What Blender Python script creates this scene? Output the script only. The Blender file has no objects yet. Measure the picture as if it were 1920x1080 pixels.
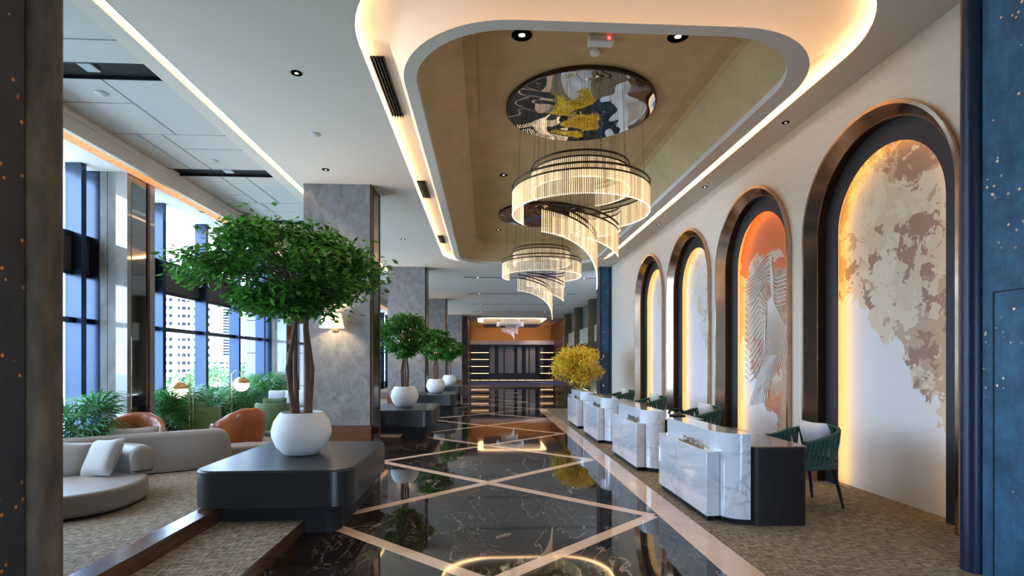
import bpy, math, random
from mathutils import Vector, geometry
R = math.radians
random.seed(7)
S = bpy.context.scene
C = S.collection

# ------------------------------------------------------------------ camera
cam = bpy.data.cameras.new('camera')
cam.sensor_width = 36.0
cam.lens = 36.0 * 990.0 / 1920.0
cam.shift_y = 140.0 / 1920.0
cam.clip_start = 0.05
cam.clip_end = 2000
co = bpy.data.objects.new('camera', cam); C.objects.link(co)
co.location = (0, 0, 1.5)
co.rotation_euler = (R(90), 0, -math.atan(50 / 990.0))
S.camera = co

# ------------------------------------------------------------------ sky, sun, exposure
W = bpy.data.worlds.new('sky'); S.world = W
W.use_nodes = True
wn, wl = W.node_tree.nodes, W.node_tree.links
wn.clear()
wo = wn.new('ShaderNodeOutputWorld'); bg = wn.new('ShaderNodeBackground')
tc = wn.new('ShaderNodeTexCoord'); mp = wn.new('ShaderNodeMapping'); mp.inputs['Scale'].default_value = (1, 1, 2.6)
nz = wn.new('ShaderNodeTexNoise'); nz.inputs['Scale'].default_value = 2.2; nz.inputs['Detail'].default_value = 5
rp = wn.new('ShaderNodeValToRGB')
rp.color_ramp.elements[0].position = 0.38; rp.color_ramp.elements[0].color = (0.34, 0.58, 1.0, 1)
rp.color_ramp.elements[1].position = 0.62; rp.color_ramp.elements[1].color = (0.74, 0.87, 1.0, 1)
wl.new(tc.outputs['Generated'], mp.inputs['Vector']); wl.new(mp.outputs[0], nz.inputs['Vector'])
wl.new(nz.outputs['Fac'], rp.inputs[0]); wl.new(rp.outputs[0], bg.inputs['Color'])
bg.inputs['Strength'].default_value = 14
wl.new(bg.outputs[0], wo.inputs[0])
sun = bpy.data.lights.new('sun', 'SUN'); sun.energy = 4; sun.angle = R(0.6); sun.color = (1, .95, .88)
so = bpy.data.objects.new('sun', sun); C.objects.link(so)
so.rotation_euler = (R(38), 0, R(62))          # from behind the hotel, high: only the city outside is sunlit
for ya, yb in ((3.2, 8.3), (9.1, 14.7), (15.6, 34.0)):      # sampling portals in the window openings (they give off no light)
    a = bpy.data.lights.new('window_portal', 'AREA'); a.shape = 'RECTANGLE'
    a.size = 4.1; a.size_y = yb - ya
    a.cycles.is_portal = True
    ao = bpy.data.objects.new('window_portal', a); C.objects.link(ao)
    ao.location = (-6.2, (ya + yb) / 2, 2.35); ao.rotation_euler = (0, R(-90), 0)
a = bpy.data.lights.new('window_portal', 'AREA'); a.shape = 'RECTANGLE'; a.size = 2.3; a.size_y = 2.45; a.cycles.is_portal = True
ao = bpy.data.objects.new('window_portal', a); C.objects.link(ao); ao.location = (1.25, -3.15, 1.22); ao.rotation_euler = (R(90), 0, 0)
S.view_settings.view_transform = 'Standard'
S.view_settings.look = 'None'
S.view_settings.gamma = 1
S.view_settings.use_curve_mapping = False
S.view_settings.exposure = 0.25
S.cycles.use_denoising = True
S.cycles.max_bounces = 7
S.cycles.diffuse_bounces = 4
S.cycles.glossy_bounces = 4
S.cycles.transmission_bounces = 2
S.cycles.adaptive_threshold = 0.035
S.cycles.transparent_max_bounces = 8
S.cycles.sample_clamp_indirect = 6

# ------------------------------------------------------------------ mesh helpers
class MB:
    def __init__(s): s.v = []; s.f = []
    def add(s, v, f):
        o = len(s.v); s.v += [tuple(p) for p in v]; s.f += [tuple(i + o for i in q) for q in f]; return s
    def box(s, x0, x1, y0, y1, z0, z1):
        return s.add([(x0,y0,z0),(x1,y0,z0),(x1,y1,z0),(x0,y1,z0),(x0,y0,z1),(x1,y0,z1),(x1,y1,z1),(x0,y1,z1)],
                     [(0,3,2,1),(4,5,6,7),(0,1,5,4),(1,2,6,5),(2,3,7,6),(3,0,4,7)])
    def obox(s, c, u, L, w, z0, z1):      # a box round centre c, long axis u (2-D), length L, width w
        ux, uy = u; n = math.hypot(ux, uy); ux /= n; uy /= n; px, py = -uy, ux
        q = [(c[0]+a*ux*L/2+b*px*w/2, c[1]+a*uy*L/2+b*py*w/2) for a, b in ((-1,-1),(1,-1),(1,1),(-1,1))]
        return s.prism(q, z0, z1)
    def prism(s, p, z0, z1):
        n = len(p)
        return s.add([(x,y,z0) for x,y in p] + [(x,y,z1) for x,y in p],
                     [tuple(range(n-1,-1,-1)), tuple(range(n,2*n))] + [(i,(i+1)%n,n+(i+1)%n,n+i) for i in range(n)])
    def loft(s, loops, closed=True, cap0=False, cap1=False):
        n = len(loops[0]); v = [p for l in loops for p in l]; f = []
        for k in range(len(loops)-1):
            for i in range(n if closed else n-1):
                j = (i+1) % n; f.append((k*n+i, k*n+j, (k+1)*n+j, (k+1)*n+i))
        if cap0: f.append(tuple(range(n-1,-1,-1)))
        if cap1: f.append(tuple((len(loops)-1)*n+i for i in range(n)))
        return s.add(v, f)
    def tube(s, path, r, n=8, closed=False):
        P = [Vector(p) for p in path]; L = len(P)
        rr = r if isinstance(r, (list, tuple)) else [r]*L
        loops = []; up = None
        for i, p in enumerate(P):
            if closed: t = P[(i+1)%L] - P[i-1]
            else: t = P[min(i+1,L-1)] - P[max(i-1,0)]
            t.normalize()
            if up is None:
                up = Vector((0,0,1)) if abs(t.z) < .9 else Vector((1,0,0))
            a = t.cross(up)
            if a.length < 1e-5: a = t.cross(Vector((0,1,0)))
            a.normalize(); b = a.cross(t).normalized(); up = b
            loops.append([p + a*math.cos(2*math.pi*k/n)*rr[i] + b*math.sin(2*math.pi*k/n)*rr[i] for k in range(n)])
        if closed: loops.append(loops[0]); return s.loft(loops)
        return s.loft(loops, True, True, True)
    def lathe(s, prof, n=32, c=(0,0,0)):
        loops = [[(c[0]+r*math.cos(2*math.pi*k/n), c[1]+r*math.sin(2*math.pi*k/n), c[2]+z) for k in range(n)] for r, z in prof]
        return s.loft(loops, True, prof[0][0] > 1e-4, prof[-1][0] > 1e-4)
    def disc(s, c, r, z0, z1, n=32):
        return s.lathe([(r,z0),(r,z1)], n, (c[0],c[1],0))
    def poly(s, outer, holes=(), f3=lambda x,y:(x,y,0)):
        pl = [[Vector((x,y,0)) for x,y in q] for q in [outer]+list(holes)]
        t = geometry.tessellate_polygon(pl)
        v = [f3(p.x,p.y) for q in pl for p in q]
        return s.add(v, [tuple(a) for a in t])
    def build(s, name, mat, parent=None, smooth=True, bevel=0, seg=2, angle=35, subsurf=0):
        me = bpy.data.meshes.new(name); me.from_pydata(s.v, [], s.f); me.validate(); me.update()
        import bmesh
        bm = bmesh.new(); bm.from_mesh(me); bmesh.ops.recalc_face_normals(bm, faces=bm.faces); bm.to_mesh(me); bm.free()
        if smooth:
            me.shade_smooth(); me.set_sharp_from_angle(angle=R(angle))
        me.materials.append(mat)
        o = bpy.data.objects.new(name, me); C.objects.link(o)
        if bevel:
            b = o.modifiers.new('bevel','BEVEL'); b.width = bevel; b.segments = seg; b.limit_method = 'ANGLE'; b.angle_limit = R(40)
        if subsurf:
            b = o.modifiers.new('sub','SUBSURF'); b.levels = subsurf; b.render_levels = subsurf
        if parent: o.parent = parent
        return o

def tag(o, label=None, cat=None, group=None, kind=None):
    if label: o['label'] = label
    if cat: o['category'] = cat
    if group: o['group'] = group
    if kind: o['kind'] = kind
    return o
def thing(name, label, cat, loc=(0,0,0), rz=0, group=None):
    o = bpy.data.objects.new(name, None); C.objects.link(o)
    o.empty_display_size = .1
    o.location = loc; o.rotation_euler = (0,0,rz)
    return tag(o, label, cat, group)
def copy_tree(o, parent=None):
    c = o.copy(); C.objects.link(c); c.parent = parent
    for ch in list(o.children): copy_tree(ch, c)
    return c
def dup(o, loc, rz, label, group=None):
    c = copy_tree(o); c.location = loc; c.rotation_euler = (0,0,rz); c['label'] = label
    if group: c['group'] = group
    return c
def rrect(x0, x1, y0, y1, r, n=10):
    p = []
    for cx, cy, a0 in ((x1-r,y0+r,-90),(x1-r,y1-r,0),(x0+r,y1-r,90),(x0+r,y0+r,180)):
        for i in range(n+1):
            a = R(a0 + 90*i/n); p.append((cx+r*math.cos(a), cy+r*math.sin(a)))
    return p
def z3(p, z): return [(x,y,z) for x,y in p]
def bez(p0, p1, p2, p3, n=12):
    out = []
    for i in range(n+1):
        t = i/n; u = 1-t
        out.append(tuple(u**3*a+3*u*u*t*b+3*u*t*t*c+t**3*d for a,b,c,d in zip(p0,p1,p2,p3)))
    return out

# ------------------------------------------------------------------ materials
def newmat(name):
    m = bpy.data.materials.new(name); m.use_nodes = True
    return m, m.node_tree.nodes, m.node_tree.links, m.node_tree.nodes['Principled BSDF']
def coords(n, l, scale=(1,1,1), kind='Object', rot=(0,0,0)):
    t = n.new('ShaderNodeTexCoord'); m = n.new('ShaderNodeMapping')
    m.inputs['Scale'].default_value = scale; m.inputs['Rotation'].default_value = rot
    l.new(t.outputs[kind], m.inputs[0]); return m.outputs[0]
def noise(n, l, v, scale, detail=4, rough=.5, dist=0):
    t = n.new('ShaderNodeTexNoise'); t.inputs['Scale'].default_value = scale; t.inputs['Detail'].default_value = detail
    t.inputs['Roughness'].default_value = rough; t.inputs['Distortion'].default_value = dist
    l.new(v, t.inputs['Vector']); return t.outputs['Fac']
def ramp(n, l, fac, stops, const=False):
    r = n.new('ShaderNodeValToRGB'); e = r.color_ramp.elements
    if const: r.color_ramp.interpolation = 'CONSTANT'
    for i, (p, c) in enumerate(stops):
        if i > 1: x = e.new(p)
        else: x = e[i]; x.position = p
        x.color = tuple(c)+(1,) if isinstance(c,(tuple,list)) else (c,c,c,1)
    l.new(fac, r.inputs[0]); return r.outputs[0]
def mth(n, l, op, a, b=None, c=None):
    m = n.new('ShaderNodeMath'); m.operation = op
    for i, x in enumerate((a,b,c)):
        if x is None: continue
        if isinstance(x,(int,float)): m.inputs[i].default_value = x
        else: l.new(x, m.inputs[i])
    return m.outputs[0]
def mixc(n, l, fac, a, b):
    m = n.new('ShaderNodeMix'); m.data_type = 'RGBA'
    for s, x in ((0,fac),(6,a),(7,b)):
        if isinstance(x,(int,float)): m.inputs[s].default_value = x
        elif isinstance(x,tuple): m.inputs[s].default_value = x+(1,)
        else: l.new(x, m.inputs[s])
    return m.outputs[2]
def bump(n, l, p, h, strength=.2, dist=.01):
    b = n.new('ShaderNodeBump'); b.inputs['Strength'].default_value = strength; b.inputs['Distance'].default_value = dist
    l.new(h, b.inputs['Height']); l.new(b.outputs[0], p.inputs['Normal'])
def M(name, col, rough=.5, metal=0, var=None, bmp=None, spec=None, coat=0, sheen=0, scale=(1,1,1)):
    m, n, l, p = newmat(name)
    p.inputs['Base Color'].default_value = tuple(col)+(1,)
    p.inputs['Roughness'].default_value = rough; p.inputs['Metallic'].default_value = metal
    if spec is not None: p.inputs['Specular IOR Level'].default_value = spec
    if coat: p.inputs['Coat Weight'].default_value = coat; p.inputs['Coat Roughness'].default_value = .05
    if sheen: p.inputs['Sheen Weight'].default_value = sheen
    if var or bmp: v = coords(n, l, scale)
    if var:
        f = noise(n, l, v, var[0], 5, .6)
        c2 = tuple(min(1, x*var[1]) for x in col)
        l.new(ramp(n, l, f, [(.3, col), (.7, c2)]), p.inputs['Base Color'])
    if bmp: bump(n, l, p, noise(n, l, v, bmp[0], 4, .6), bmp[1], bmp[2])
    return m
def emit(name, col, s, sample=True):
    m, n, l, p = newmat(name)
    p.inputs['Base Color'].default_value = tuple(col)+(1,); p.inputs['Roughness'].default_value = .4
    p.inputs['Emission Color'].default_value = tuple(col)+(1,); p.inputs['Emission Strength'].default_value = s
    if not sample: m.cycles.emission_sampling = 'NONE'
    return m
def marble(name, base, base2, vein, scale=1.0, width=.02, rough=.08, amt=1.0, stretch=(1,1,1), rot=(0,0,0), cloud=1.5, coat=0, second=True):
    m, n, l, p = newmat(name)
    v = coords(n, l, stretch, rot=rot)
    cl = noise(n, l, v, cloud*scale, 6, .6, .6)
    col = ramp(n, l, cl, [(.3, base), (.72, base2)])
    a = mth(n, l, 'ABSOLUTE', mth(n, l, 'SUBTRACT', noise(n, l, v, 1.1*scale, 7, .55, 1.4), .5))
    m1 = ramp(n, l, a, [(0, amt), (width, 0)])
    brk = ramp(n, l, noise(n, l, v, 2.3*scale, 3), [(.42, 0), (.62, 1)])
    f = mth(n, l, 'MULTIPLY', m1, brk)
    if second:
        a2 = mth(n, l, 'ABSOLUTE', mth(n, l, 'SUBTRACT', noise(n, l, v, 3.2*scale, 6, .6, 2.0), .5))
        m2 = ramp(n, l, a2, [(0, amt*.6), (width*.7, 0)])
        f = mth(n, l, 'MAXIMUM', f, mth(n, l, 'MULTIPLY', m2, mth(n, l, 'SUBTRACT', 1.0, brk)))
    l.new(mixc(n, l, f, col, vein), p.inputs['Base Color'])
    p.inputs['Roughness'].default_value = rough
    if coat: p.inputs['Coat Weight'].default_value = coat; p.inputs['Coat Roughness'].default_value = .03
    return m
def carpet(name, c1, c2, c3):
    m, n, l, p = newmat(name)
    a = noise(n, l, coords(n, l, (9, 70, 20)), 1.0, 3, .7)
    b = noise(n, l, coords(n, l, (80, 10, 20)), 1.0, 3, .7)
    c = noise(n, l, coords(n, l, (1, 1, 1)), 1.3, 3)
    f = mth(n, l, 'ADD', mth(n, l, 'MULTIPLY', a, .55), mth(n, l, 'MULTIPLY', b, .45))
    col = ramp(n, l, f, [(.4, c1), (.5, c2), (.6, c3)])
    l.new(mixc(n, l, mth(n, l, 'MULTIPLY', c, .35), col, tuple(x*.6 for x in c2)), p.inputs['Base Color'])
    p.inputs['Roughness'].default_value = .95; p.inputs['Specular IOR Level'].default_value = .1
    bump(n, l, p, f, .5, .006)
    return m
def wood(name, c1, c2, rough=.3, axis=(1, 14, 14)):
    m, n, l, p = newmat(name)
    f = noise(n, l, coords(n, l, axis), 2.0, 5, .6, .5)
    l.new(ramp(n, l, f, [(.3, c1), (.7, c2)]), p.inputs['Base Color'])
    p.inputs['Roughness'].default_value = rough; p.inputs['Coat Weight'].default_value = .3
    p.inputs['Coat Roughness'].default_value = .1
    return m

white = M('ceiling_paint', (.735,.655,.57), .85)
panelw = M('ceiling_panel_paint', (.61,.575,.535), .8)
black = M('black_matt', (.007,.007,.008), .7)
darkm = M('dark_metal', (.022,.024,.03), .35, .6)
blackgap = M('black_gap', (.004,.004,.004), .8)
mdark = marble('dark_marble', (.010,.007,.006), (.028,.020,.015), (.55,.42,.33), .9, .008, .035, .75, (1, .4, 1), (0,0,R(35)))
cream = marble('cream_marble', (.68,.46,.32), (.76,.56,.41), (.62,.42,.30), 1.2, .02, .06, .4, coat=.3)
mwhite = marble('white_marble', (.80,.85,.90), (.70,.76,.82), (.30,.32,.36), .8, .018, .06, .55, (1,.5,1), (R(40),R(20),0), cloud=1.6, coat=1, second=False)
mgrey = marble('grey_marble', (.155,.15,.148), (.275,.27,.268), (.46,.43,.40), .9, .014, .22, .45, (1,1,.7), (0,R(30),0), cloud=6.5)
mgreyp = marble('polished_stone', (.20,.19,.17), (.34,.32,.29), (.42,.40,.36), .9, .02, .06, .4, (1,1,.7), (0,R(30),0), cloud=2.5, coat=1)
carp = carpet('woven_carpet', (.075,.052,.032), (.235,.185,.13), (.46,.39,.30))
walnut = wood('walnut', (.055,.018,.009), (.12,.045,.022), .22, (14,1,14))
walnut2 = wood('walnut_base', (.10,.040,.018), (.17,.075,.035), .3, (1,14,14))
bronze = M('bronze', (.66,.45,.32), .20, 1, (6,.75), None)
bronzed = M('bronze_dark', (.11,.055,.03), .25, .8)
surround = M('surround_black', (.018,.017,.019), .5)
wallp = M('cream_wallcover', (.74,.67,.56), .75, 0, (5,.92), (30,.35,.01), scale=(1,.5,3))
gold_soffit = M('gold_plaster', (.66,.45,.21), .5, .1, (2.5,.8), (9,.15,.01))
tablem = M('anthracite_laminate', (.018,.0185,.020), .30, 0, (3,1.25))
concrete = M('pot_plaster', (.78,.77,.75), .8, 0, (4,.92), (40,.15,.004))
soil = M('soil', (.03,.02,.015), .9)
bark = M('bark', (.20,.095,.055), .8, 0, (12,.5), (30,.8,.02), scale=(1,1,.3))
chrome = M('chrome', (.75,.75,.76), .12, 1)
brass = M('brass', (.55,.38,.18), .22, 1)
sofam = M('taupe_leather', (.25,.21,.175), .42, 0, (3,.93))
cushm = M('cushion_cloth', (.30,.275,.25), .8, 0, (60,.9), None, sheen=.3)
leather = M('cognac_leather', (.36,.095,.022), .28, 0, (5,.65), (7,.5,.03), coat=.2)
greenf = M('green_cloth', (.12,.20,.075), .85, 0, (50,.9), None, sheen=.3)
greyf = M('grey_cloth', (.30,.32,.36), .85, 0, (50,.9))
rope = M('green_webbing', (.04,.12,.092), .7, 0, (60,.75), (90,.4,.004))
darkwood = M('ebonised_oak', (.007,.005,.004), .5, 0, (5,2.2), None, scale=(6,6,.6))
desktop = wood('desk_top_bronze', (.10,.045,.025), (.16,.08,.05), .16, (1,12,12))
redf = M('red_petals', (.45,.06,.03), .7)
warm = (1.0, .66, .30)

def leafmat(name, c1, c2, c3, metal=0, rough=.45):
    m, n, l, p = newmat(name)
    g = n.new('ShaderNodeNewGeometry')
    l.new(ramp(n, l, g.outputs['Random Per Island'], [(0, c1), (.5, c2), (1, c3)]), p.inputs['Base Color'])
    p.inputs['Roughness'].default_value = rough; p.inputs['Metallic'].default_value = metal
    if not metal:
        tr = n.new('ShaderNodeBsdfTranslucent'); mx = n.new('ShaderNodeMixShader'); mx.inputs[0].default_value = .3
        l.new(ramp(n, l, g.outputs['Random Per Island'], [(0, tuple(x*1.3 for x in c1)), (1, tuple(x*1.5 for x in c3))]), tr.inputs[0])
        l.new(p.outputs[0], mx.inputs[1]); l.new(tr.outputs[0], mx.inputs[2])
        l.new(mx.outputs[0], n['Material Output'].inputs[0])
    return m
leafm = leafmat('ficus_leaf', (.014,.075,.010), (.038,.18,.020), (.12,.38,.045))
palmm = leafmat('palm_leaf', (.010,.06,.016), (.025,.13,.028), (.07,.24,.05))
goldm = leafmat('gold_leaf', (.48,.30,.010), (.80,.55,.025), (1.0,.85,.16), 0, .25)

m, n, l, p = newmat('window_glass')
n.remove(p); tr = n.new('ShaderNodeBsdfTransparent'); tr.inputs[0].default_value = (.93,.97,1,1)
gl = n.new('ShaderNodeBsdfGlossy'); gl.inputs['Roughness'].default_value = .01
fr = n.new('ShaderNodeFresnel'); fr.inputs[0].default_value = 1.35
mx = n.new('ShaderNodeMixShader'); ge = n.new('ShaderNodeNewGeometry'); l.new(mth(n, l, 'MULTIPLY', fr.outputs[0], mth(n, l, 'SUBTRACT', 1.0, ge.outputs['Backfacing'])), mx.inputs[0]); l.new(tr.outputs[0], mx.inputs[1]); l.new(gl.outputs[0], mx.inputs[2])
l.new(mx.outputs[0], n['Material Output'].inputs[0])
glass = m

m, n, l, p = newmat('wavy_mirror')
p.inputs['Metallic'].default_value = 1; p.inputs['Roughness'].default_value = .015
p.inputs['Base Color'].default_value = (.78,.78,.8,1)
bump(n, l, p, noise(n, l, coords(n, l), 1.5, 1, .4, .3), .35, .10)
mirror = m
flatmirror = M('dark_mirror', (.30,.29,.28), .03, 1)

def plaster_splash(name, c1, c2, fleck, rough=.55):
    m, n, l, p = newmat(name)
    v = coords(n, l)
    base = ramp(n, l, noise(n, l, coords(n, l, (1,1,1)), 4, 7, .7), [(.3, c1), (.7, c2)])
    line = ramp(n, l, noise(n, l, coords(n, l, (60,60,2.5)), 1, 4, .7), [(.35, .75), (.65, 1.0)])
    base = mixc(n, l, 1.0, base, base)
    mm = n.new('ShaderNodeMix'); mm.data_type = 'RGBA'; mm.blend_type = 'MULTIPLY'; mm.inputs[0].default_value = .8
    l.new(base, mm.inputs[6]); l.new(line, mm.inputs[7])
    vo = n.new('ShaderNodeTexVoronoi'); vo.inputs['Scale'].default_value = 19; l.new(v, vo.inputs['Vector'])
    dots = ramp(n, l, vo.outputs['Distance'], [(.16, 1), (.20, 0)])
    zone = ramp(n, l, noise(n, l, v, 3.5, 2), [(.54, 0), (.60, 1)])
    f = mth(n, l, 'MULTIPLY', dots, zone)
    l.new(mixc(n, l, f, mm.outputs[2], fleck), p.inputs['Base Color'])
    l.new(mth(n, l, 'MULTIPLY', f, .9), p.inputs['Metallic'])
    p.inputs['Roughness'].default_value = rough
    bump(n, l, p, noise(n, l, v, 25, 4), .25, .01)
    return m
bluewall = plaster_splash('blue_plaster', (.006,.048,.105), (.035,.165,.29), (.9,.62,.35))
blackwall = plaster_splash('charcoal_plaster', (.020,.021,.023), (.045,.046,.048), (.9,.35,.06))
bluetrim = M('navy_trim', (.012,.02,.045), .3, .2, (3,1.4), (60,.2,.004), scale=(1,1,6))
browncol = M('brown_plaster', (.055,.040,.024), .6, 0, (5,3.2), (20,.4,.01), scale=(2,2,.6))

# ------------------------------------------------------------------ floor
fl = MB().box(-2.5, 1.70, -3, 32.3, -.12, 0).box(1.70, 5.4, 17.2, 32.3, -.12, 0).build('floor', mdark)
tag(fl, kind='structure')
def inlay(a, b, w, z):
    c = ((a[0]+b[0])/2, (a[1]+b[1])/2); u = (b[0]-a[0], b[1]-a[1])
    MB().obox(c, u, math.hypot(*u), w, -.01, z).build('inlay_strip', cream, fl)
for k in range(-1, 9):
    y = 5.1 + 3.0*k
    inlay((-1.58, y), (1.64, y+3.0), .125, .0010)
    inlay((1.64, y), (-1.58, y+3.0), .125, .0016)
for i in range(14):
    y = -1.0 + 1.30*i
    MB().box(1.70, 1.97, y, y+1.298, -.12, .0012).build('border_slab', cream, fl)
tag(MB().box(1.97, 4.6, -3, 17.2, -.12, .003).build('floor', carp), kind='structure')
tag(MB().box(-6.3, -2.5, -3, 36, -.12, .003).build('floor', carp), kind='structure')
bluecarp = M('blue_carpet', (.12,.21,.62), .9)
tag(MB().box(-2.5, 6, 35.2, 46, -.12, .0).build('floor', bluecarp), kind='structure')
tag(MB().box(-2.5, 6, 32.3, 35.2, -.12, .004).build('trim_1', walnut2), kind='structure')

# raised carpeted sill with walnut edges that carries the low plinth tables
def sill(n, y0, y1, front):
    t = tag(MB().box(-2.33, -1.60, y0, y1, 0, .11).build('trim_%d' % n, carp), kind='structure')
    MB().box(-1.625, -1.585, y0-.012, y1, 0, .108).build('step_edge', walnut, t, bevel=.006)
    MB().box(-2.49, -2.315, y0, y1, 0, .23).build('kerb', walnut, t, bevel=.006)
    if front: MB().box(-2.33, -1.585, y0-.035, y0, 0, .108).build('step_edge', walnut, t, bevel=.006)
sill(2, 1.0, 4.80, False)
sill(3, 9.95, 10.5, True)

# ------------------------------------------------------------------ ceiling
CZ = 4.65
OUT = rrect(-1.25, 3.72, 3.95, 16.75, 1.35, 14)
ce = MB().poly([(-3.30,-3),(5.6,-3),(5.6,36),(-3.30,36)], [OUT], lambda x,y:(x,y,CZ))
ce.loft([z3(OUT, CZ), z3(OUT, CZ+.11)])
ceil = tag(ce.build('ceiling', white), kind='structure')
tag(MB().box(-6.4, 5.8, -3.2, 46, 5.35, 5.5).build('ceiling', white), kind='structure')      # slab above
LIPO = rrect(-.86, 3.40, 4.58, 16.15, 1.12, 14); LIPI = rrect(-.73, 3.20, 4.72, 16.0, 1.0, 14)
MID = rrect(-.88, 3.42, 4.54, 16.19, 1.14, 14); TOPO = rrect(-.98, 3.52, 4.34, 16.35, 1.2, 14)
GAP = rrect(-1.26, 3.73, 3.94, 16.76, 1.36, 14)
ring = MB().loft([z3(GAP, 4.76), z3(TOPO, 4.76), z3(MID, 4.62), z3(LIPO, 4.50), z3(LIPO, 4.48), z3(LIPI, 4.48), z3(LIPI, 4.60)])
ring.build('cove_ring', white, ceil, angle=50)
SOF = rrect(-.26, 2.86, 5.0, 15.5, .25, 14)
IN1 = rrect(-.73, 3.20, 4.72, 16.0, 1.0, 14); IN2 = rrect(-.62, 3.09, 4.8, 15.85, .8, 14); IN3 = rrect(-.33, 2.93, 4.95, 15.56, .3, 14)
MB().loft([z3(IN1, 4.56), z3(IN2, 4.75), z3(IN3, 5.06), z3(SOF, 5.10)], cap1=True).build('coffer', gold_soffit, ceil, angle=20)
for x in (-.05, 2.66):
    MB().box(x-.03, x+.03, 5.05, 15.4, 5.085, 5.10).build('coffer_moulding', gold_soffit, ceil)
LED1 = rrect(-1.243, 3.713, 3.957, 16.743, 1.343, 14)
LED2 = rrect(-1.235, 3.705, 3.965, 16.735, 1.335, 14)
ledcove = emit('cove_led', (1, .64, .33), 10)
tag(MB().loft([z3(LED1, 4.672), z3(LED1, 4.735), z3(LED2, 4.735), z3(LED2, 4.672), z3(LED1, 4.672)]).build('cove_led_strip', ledcove),
    'warm LED strip running round the rounded ceiling cove above the chandeliers', 'light strip')

# linear grilles in the left side of the cove
for yc, L in ((6.35, 1.35), (10.0, .95), (14.0, .8)):
    g_ = thing('linear_grille', {6.35:'long black slotted grille at the near left of the lit ceiling cove', 10.0:'middle black slotted grille on the left side of the ceiling cove',
        14.0:'farthest black slotted grille on the left side of the ceiling cove'}[yc], 'air grille', (-1.15, yc, 4.74), 0, 'grilles in the ceiling cove')
    MB().box(-.075,.075,-L/2,L/2,.008,.02).build('backing', blackgap, g_)
    for k in range(5):
        x = -.07 + .035*k; MB().box(x-.006,x+.006,-L/2,L/2,-.012,.012).build('slat', darkm, g_)

# lounge ceiling : LED slot, edge band, panels, black air slots, window beam
tag(MB().box(-3.41,-3.30,1.0,34,CZ+.05,CZ+.06).build('slot_led_strip', emit('slot_led', (1,.72,.38), 5)),
    'straight warm LED strip between the hall ceiling and the lounge ceiling', 'light strip')
tag(MB().box(-3.60,-3.41,-3,36,CZ,CZ+.25).box(-3.305,-3.295,-3,36,CZ,CZ+.2).build('trim_4', white), kind='structure')
lc = tag(MB().box(-5.3,-3.6,-3,36,4.765,4.785).build('ceiling', blackgap), kind='structure')
gp = .011
def pan(x0,x1,y0,y1): MB().box(x0+gp,x1-gp,y0+gp,y1-gp,4.70,4.735).build('panel', panelw, lc)
xs = (-5.22,-3.60)
pan(-5.22,-3.6,2.2,3.0); pan(-5.22,-3.6,3.3,4.4); pan(-5.22,-3.6,4.4,5.43); pan(-5.22,-3.6,5.43,5.86)
k0 = 6.18
for b in range(9):
    o = 3.13*b
    y0 = 6.18+o
    if b % 2 == 0:
        pan(-5.22,-4.33,y0,6.75+o); pan(-5.22,-4.33,6.75+o,7.64+o); pan(-4.33,-3.6,y0,7.64+o)
        pan(-5.22,-4.87,7.64+o,9.0+o); pan(-4.87,-4.53,7.64+o,9.0+o); pan(-4.53,-3.6,7.64+o,8.14+o); pan(-4.53,-3.6,8.14+o,9.0+o)
    else:
        pan(-5.22,-4.55,y0,7.2+o); pan(-5.22,-4.55,7.2+o,7.7+o); pan(-4.55,-4.13,y0,7.7+o); pan(-4.13,-3.6,y0,7.7+o)
        pan(-5.22,-4.5,7.7+o,9.0+o); pan(-4.5,-3.6,7.7+o,8.3+o); pan(-4.5,-3.6,8.3+o,9.0+o)
SL = ['nearest black air slot in the lounge ceiling', 'second black air slot in the lounge ceiling, above the window column', 'third black air slot in the lounge ceiling, just above the big tree',
      'fourth black air slot in the lounge ceiling', 'fifth black air slot in the lounge ceiling', 'sixth black air slot in the lounge ceiling']
for b in range(6):
    y = 5.86 + 3.13*b
    t = thing('air_slot', SL[b], 'air slot', (-4.41, y+.16, 4.70), 0, 'air slots in the lounge ceiling')
    MB().box(-.81,.81,-.16,.16,.036,.06).build('backing', blackgap, t)
    for s in (-1,1): MB().box(-.81,.81,s*.16-.006,s*.16+.006,-.004,.05).build('edge', darkm, t)
    MB().box(.02,.16,-.15,.05,.015,.034).build('emergency_plate', M('plate%d'%b,(.5,.52,.53),.4), t)
tag(MB().box(-5.30,-5.22,-3,36,4.42,4.80).box(-6.4,-5.47,-3,36,4.42,4.50).box(-5.50,-5.20,-3,36,4.60,4.66).box(-5.25,-5.20,-3,36,4.40,4.45).box(-5.50,-5.45,-3,36,4.40,4.62).build('ceiling', white), kind='structure')
tag(MB().box(-5.445,-5.255,1,34,4.585,4.598).build('window_beam_led_strip', emit('beam_led', (1,.40,.10), 3.2)),
    'orange LED strip in the beam above the windows', 'light strip')

# thin black light slots in the far hall ceiling
FS = ['nearest thin black light slot across the far ceiling, behind the second chandelier', 'second thin black light slot across the far ceiling',
      'third thin black light slot across the far ceiling', 'farthest thin black light slot across the ceiling']
spotm = emit('spot_lens', (1,.93,.82), 6, False)
for i, y in enumerate((19.55, 24.1, 28.5, 32.6)):
    t = thing('light_slot', FS[i], 'light slot', (1.7, y, CZ), 0, 'light slots across the far ceiling')
    MB().box(-2.5,2.5,-.06,.06,-.004,.02).build('channel', blackgap, t)
    for x in (-1.98, 1.98):
        MB().disc((x,0), .028, -.008, -.0045, 12).build('spot_lens', spotm, t)
    for x in (-1.98, 1.98):
        L = bpy.data.lights.new('slot_spot','SPOT'); L.energy = 110; L.spot_size = R(80); L.spot_blend = .6; L.color = (1,.85,.65); L.shadow_soft_size = .05
        q = bpy.data.objects.new('slot_spot', L); C.objects.link(q); q.parent = t; q.location = (x,0,-.03)

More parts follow.
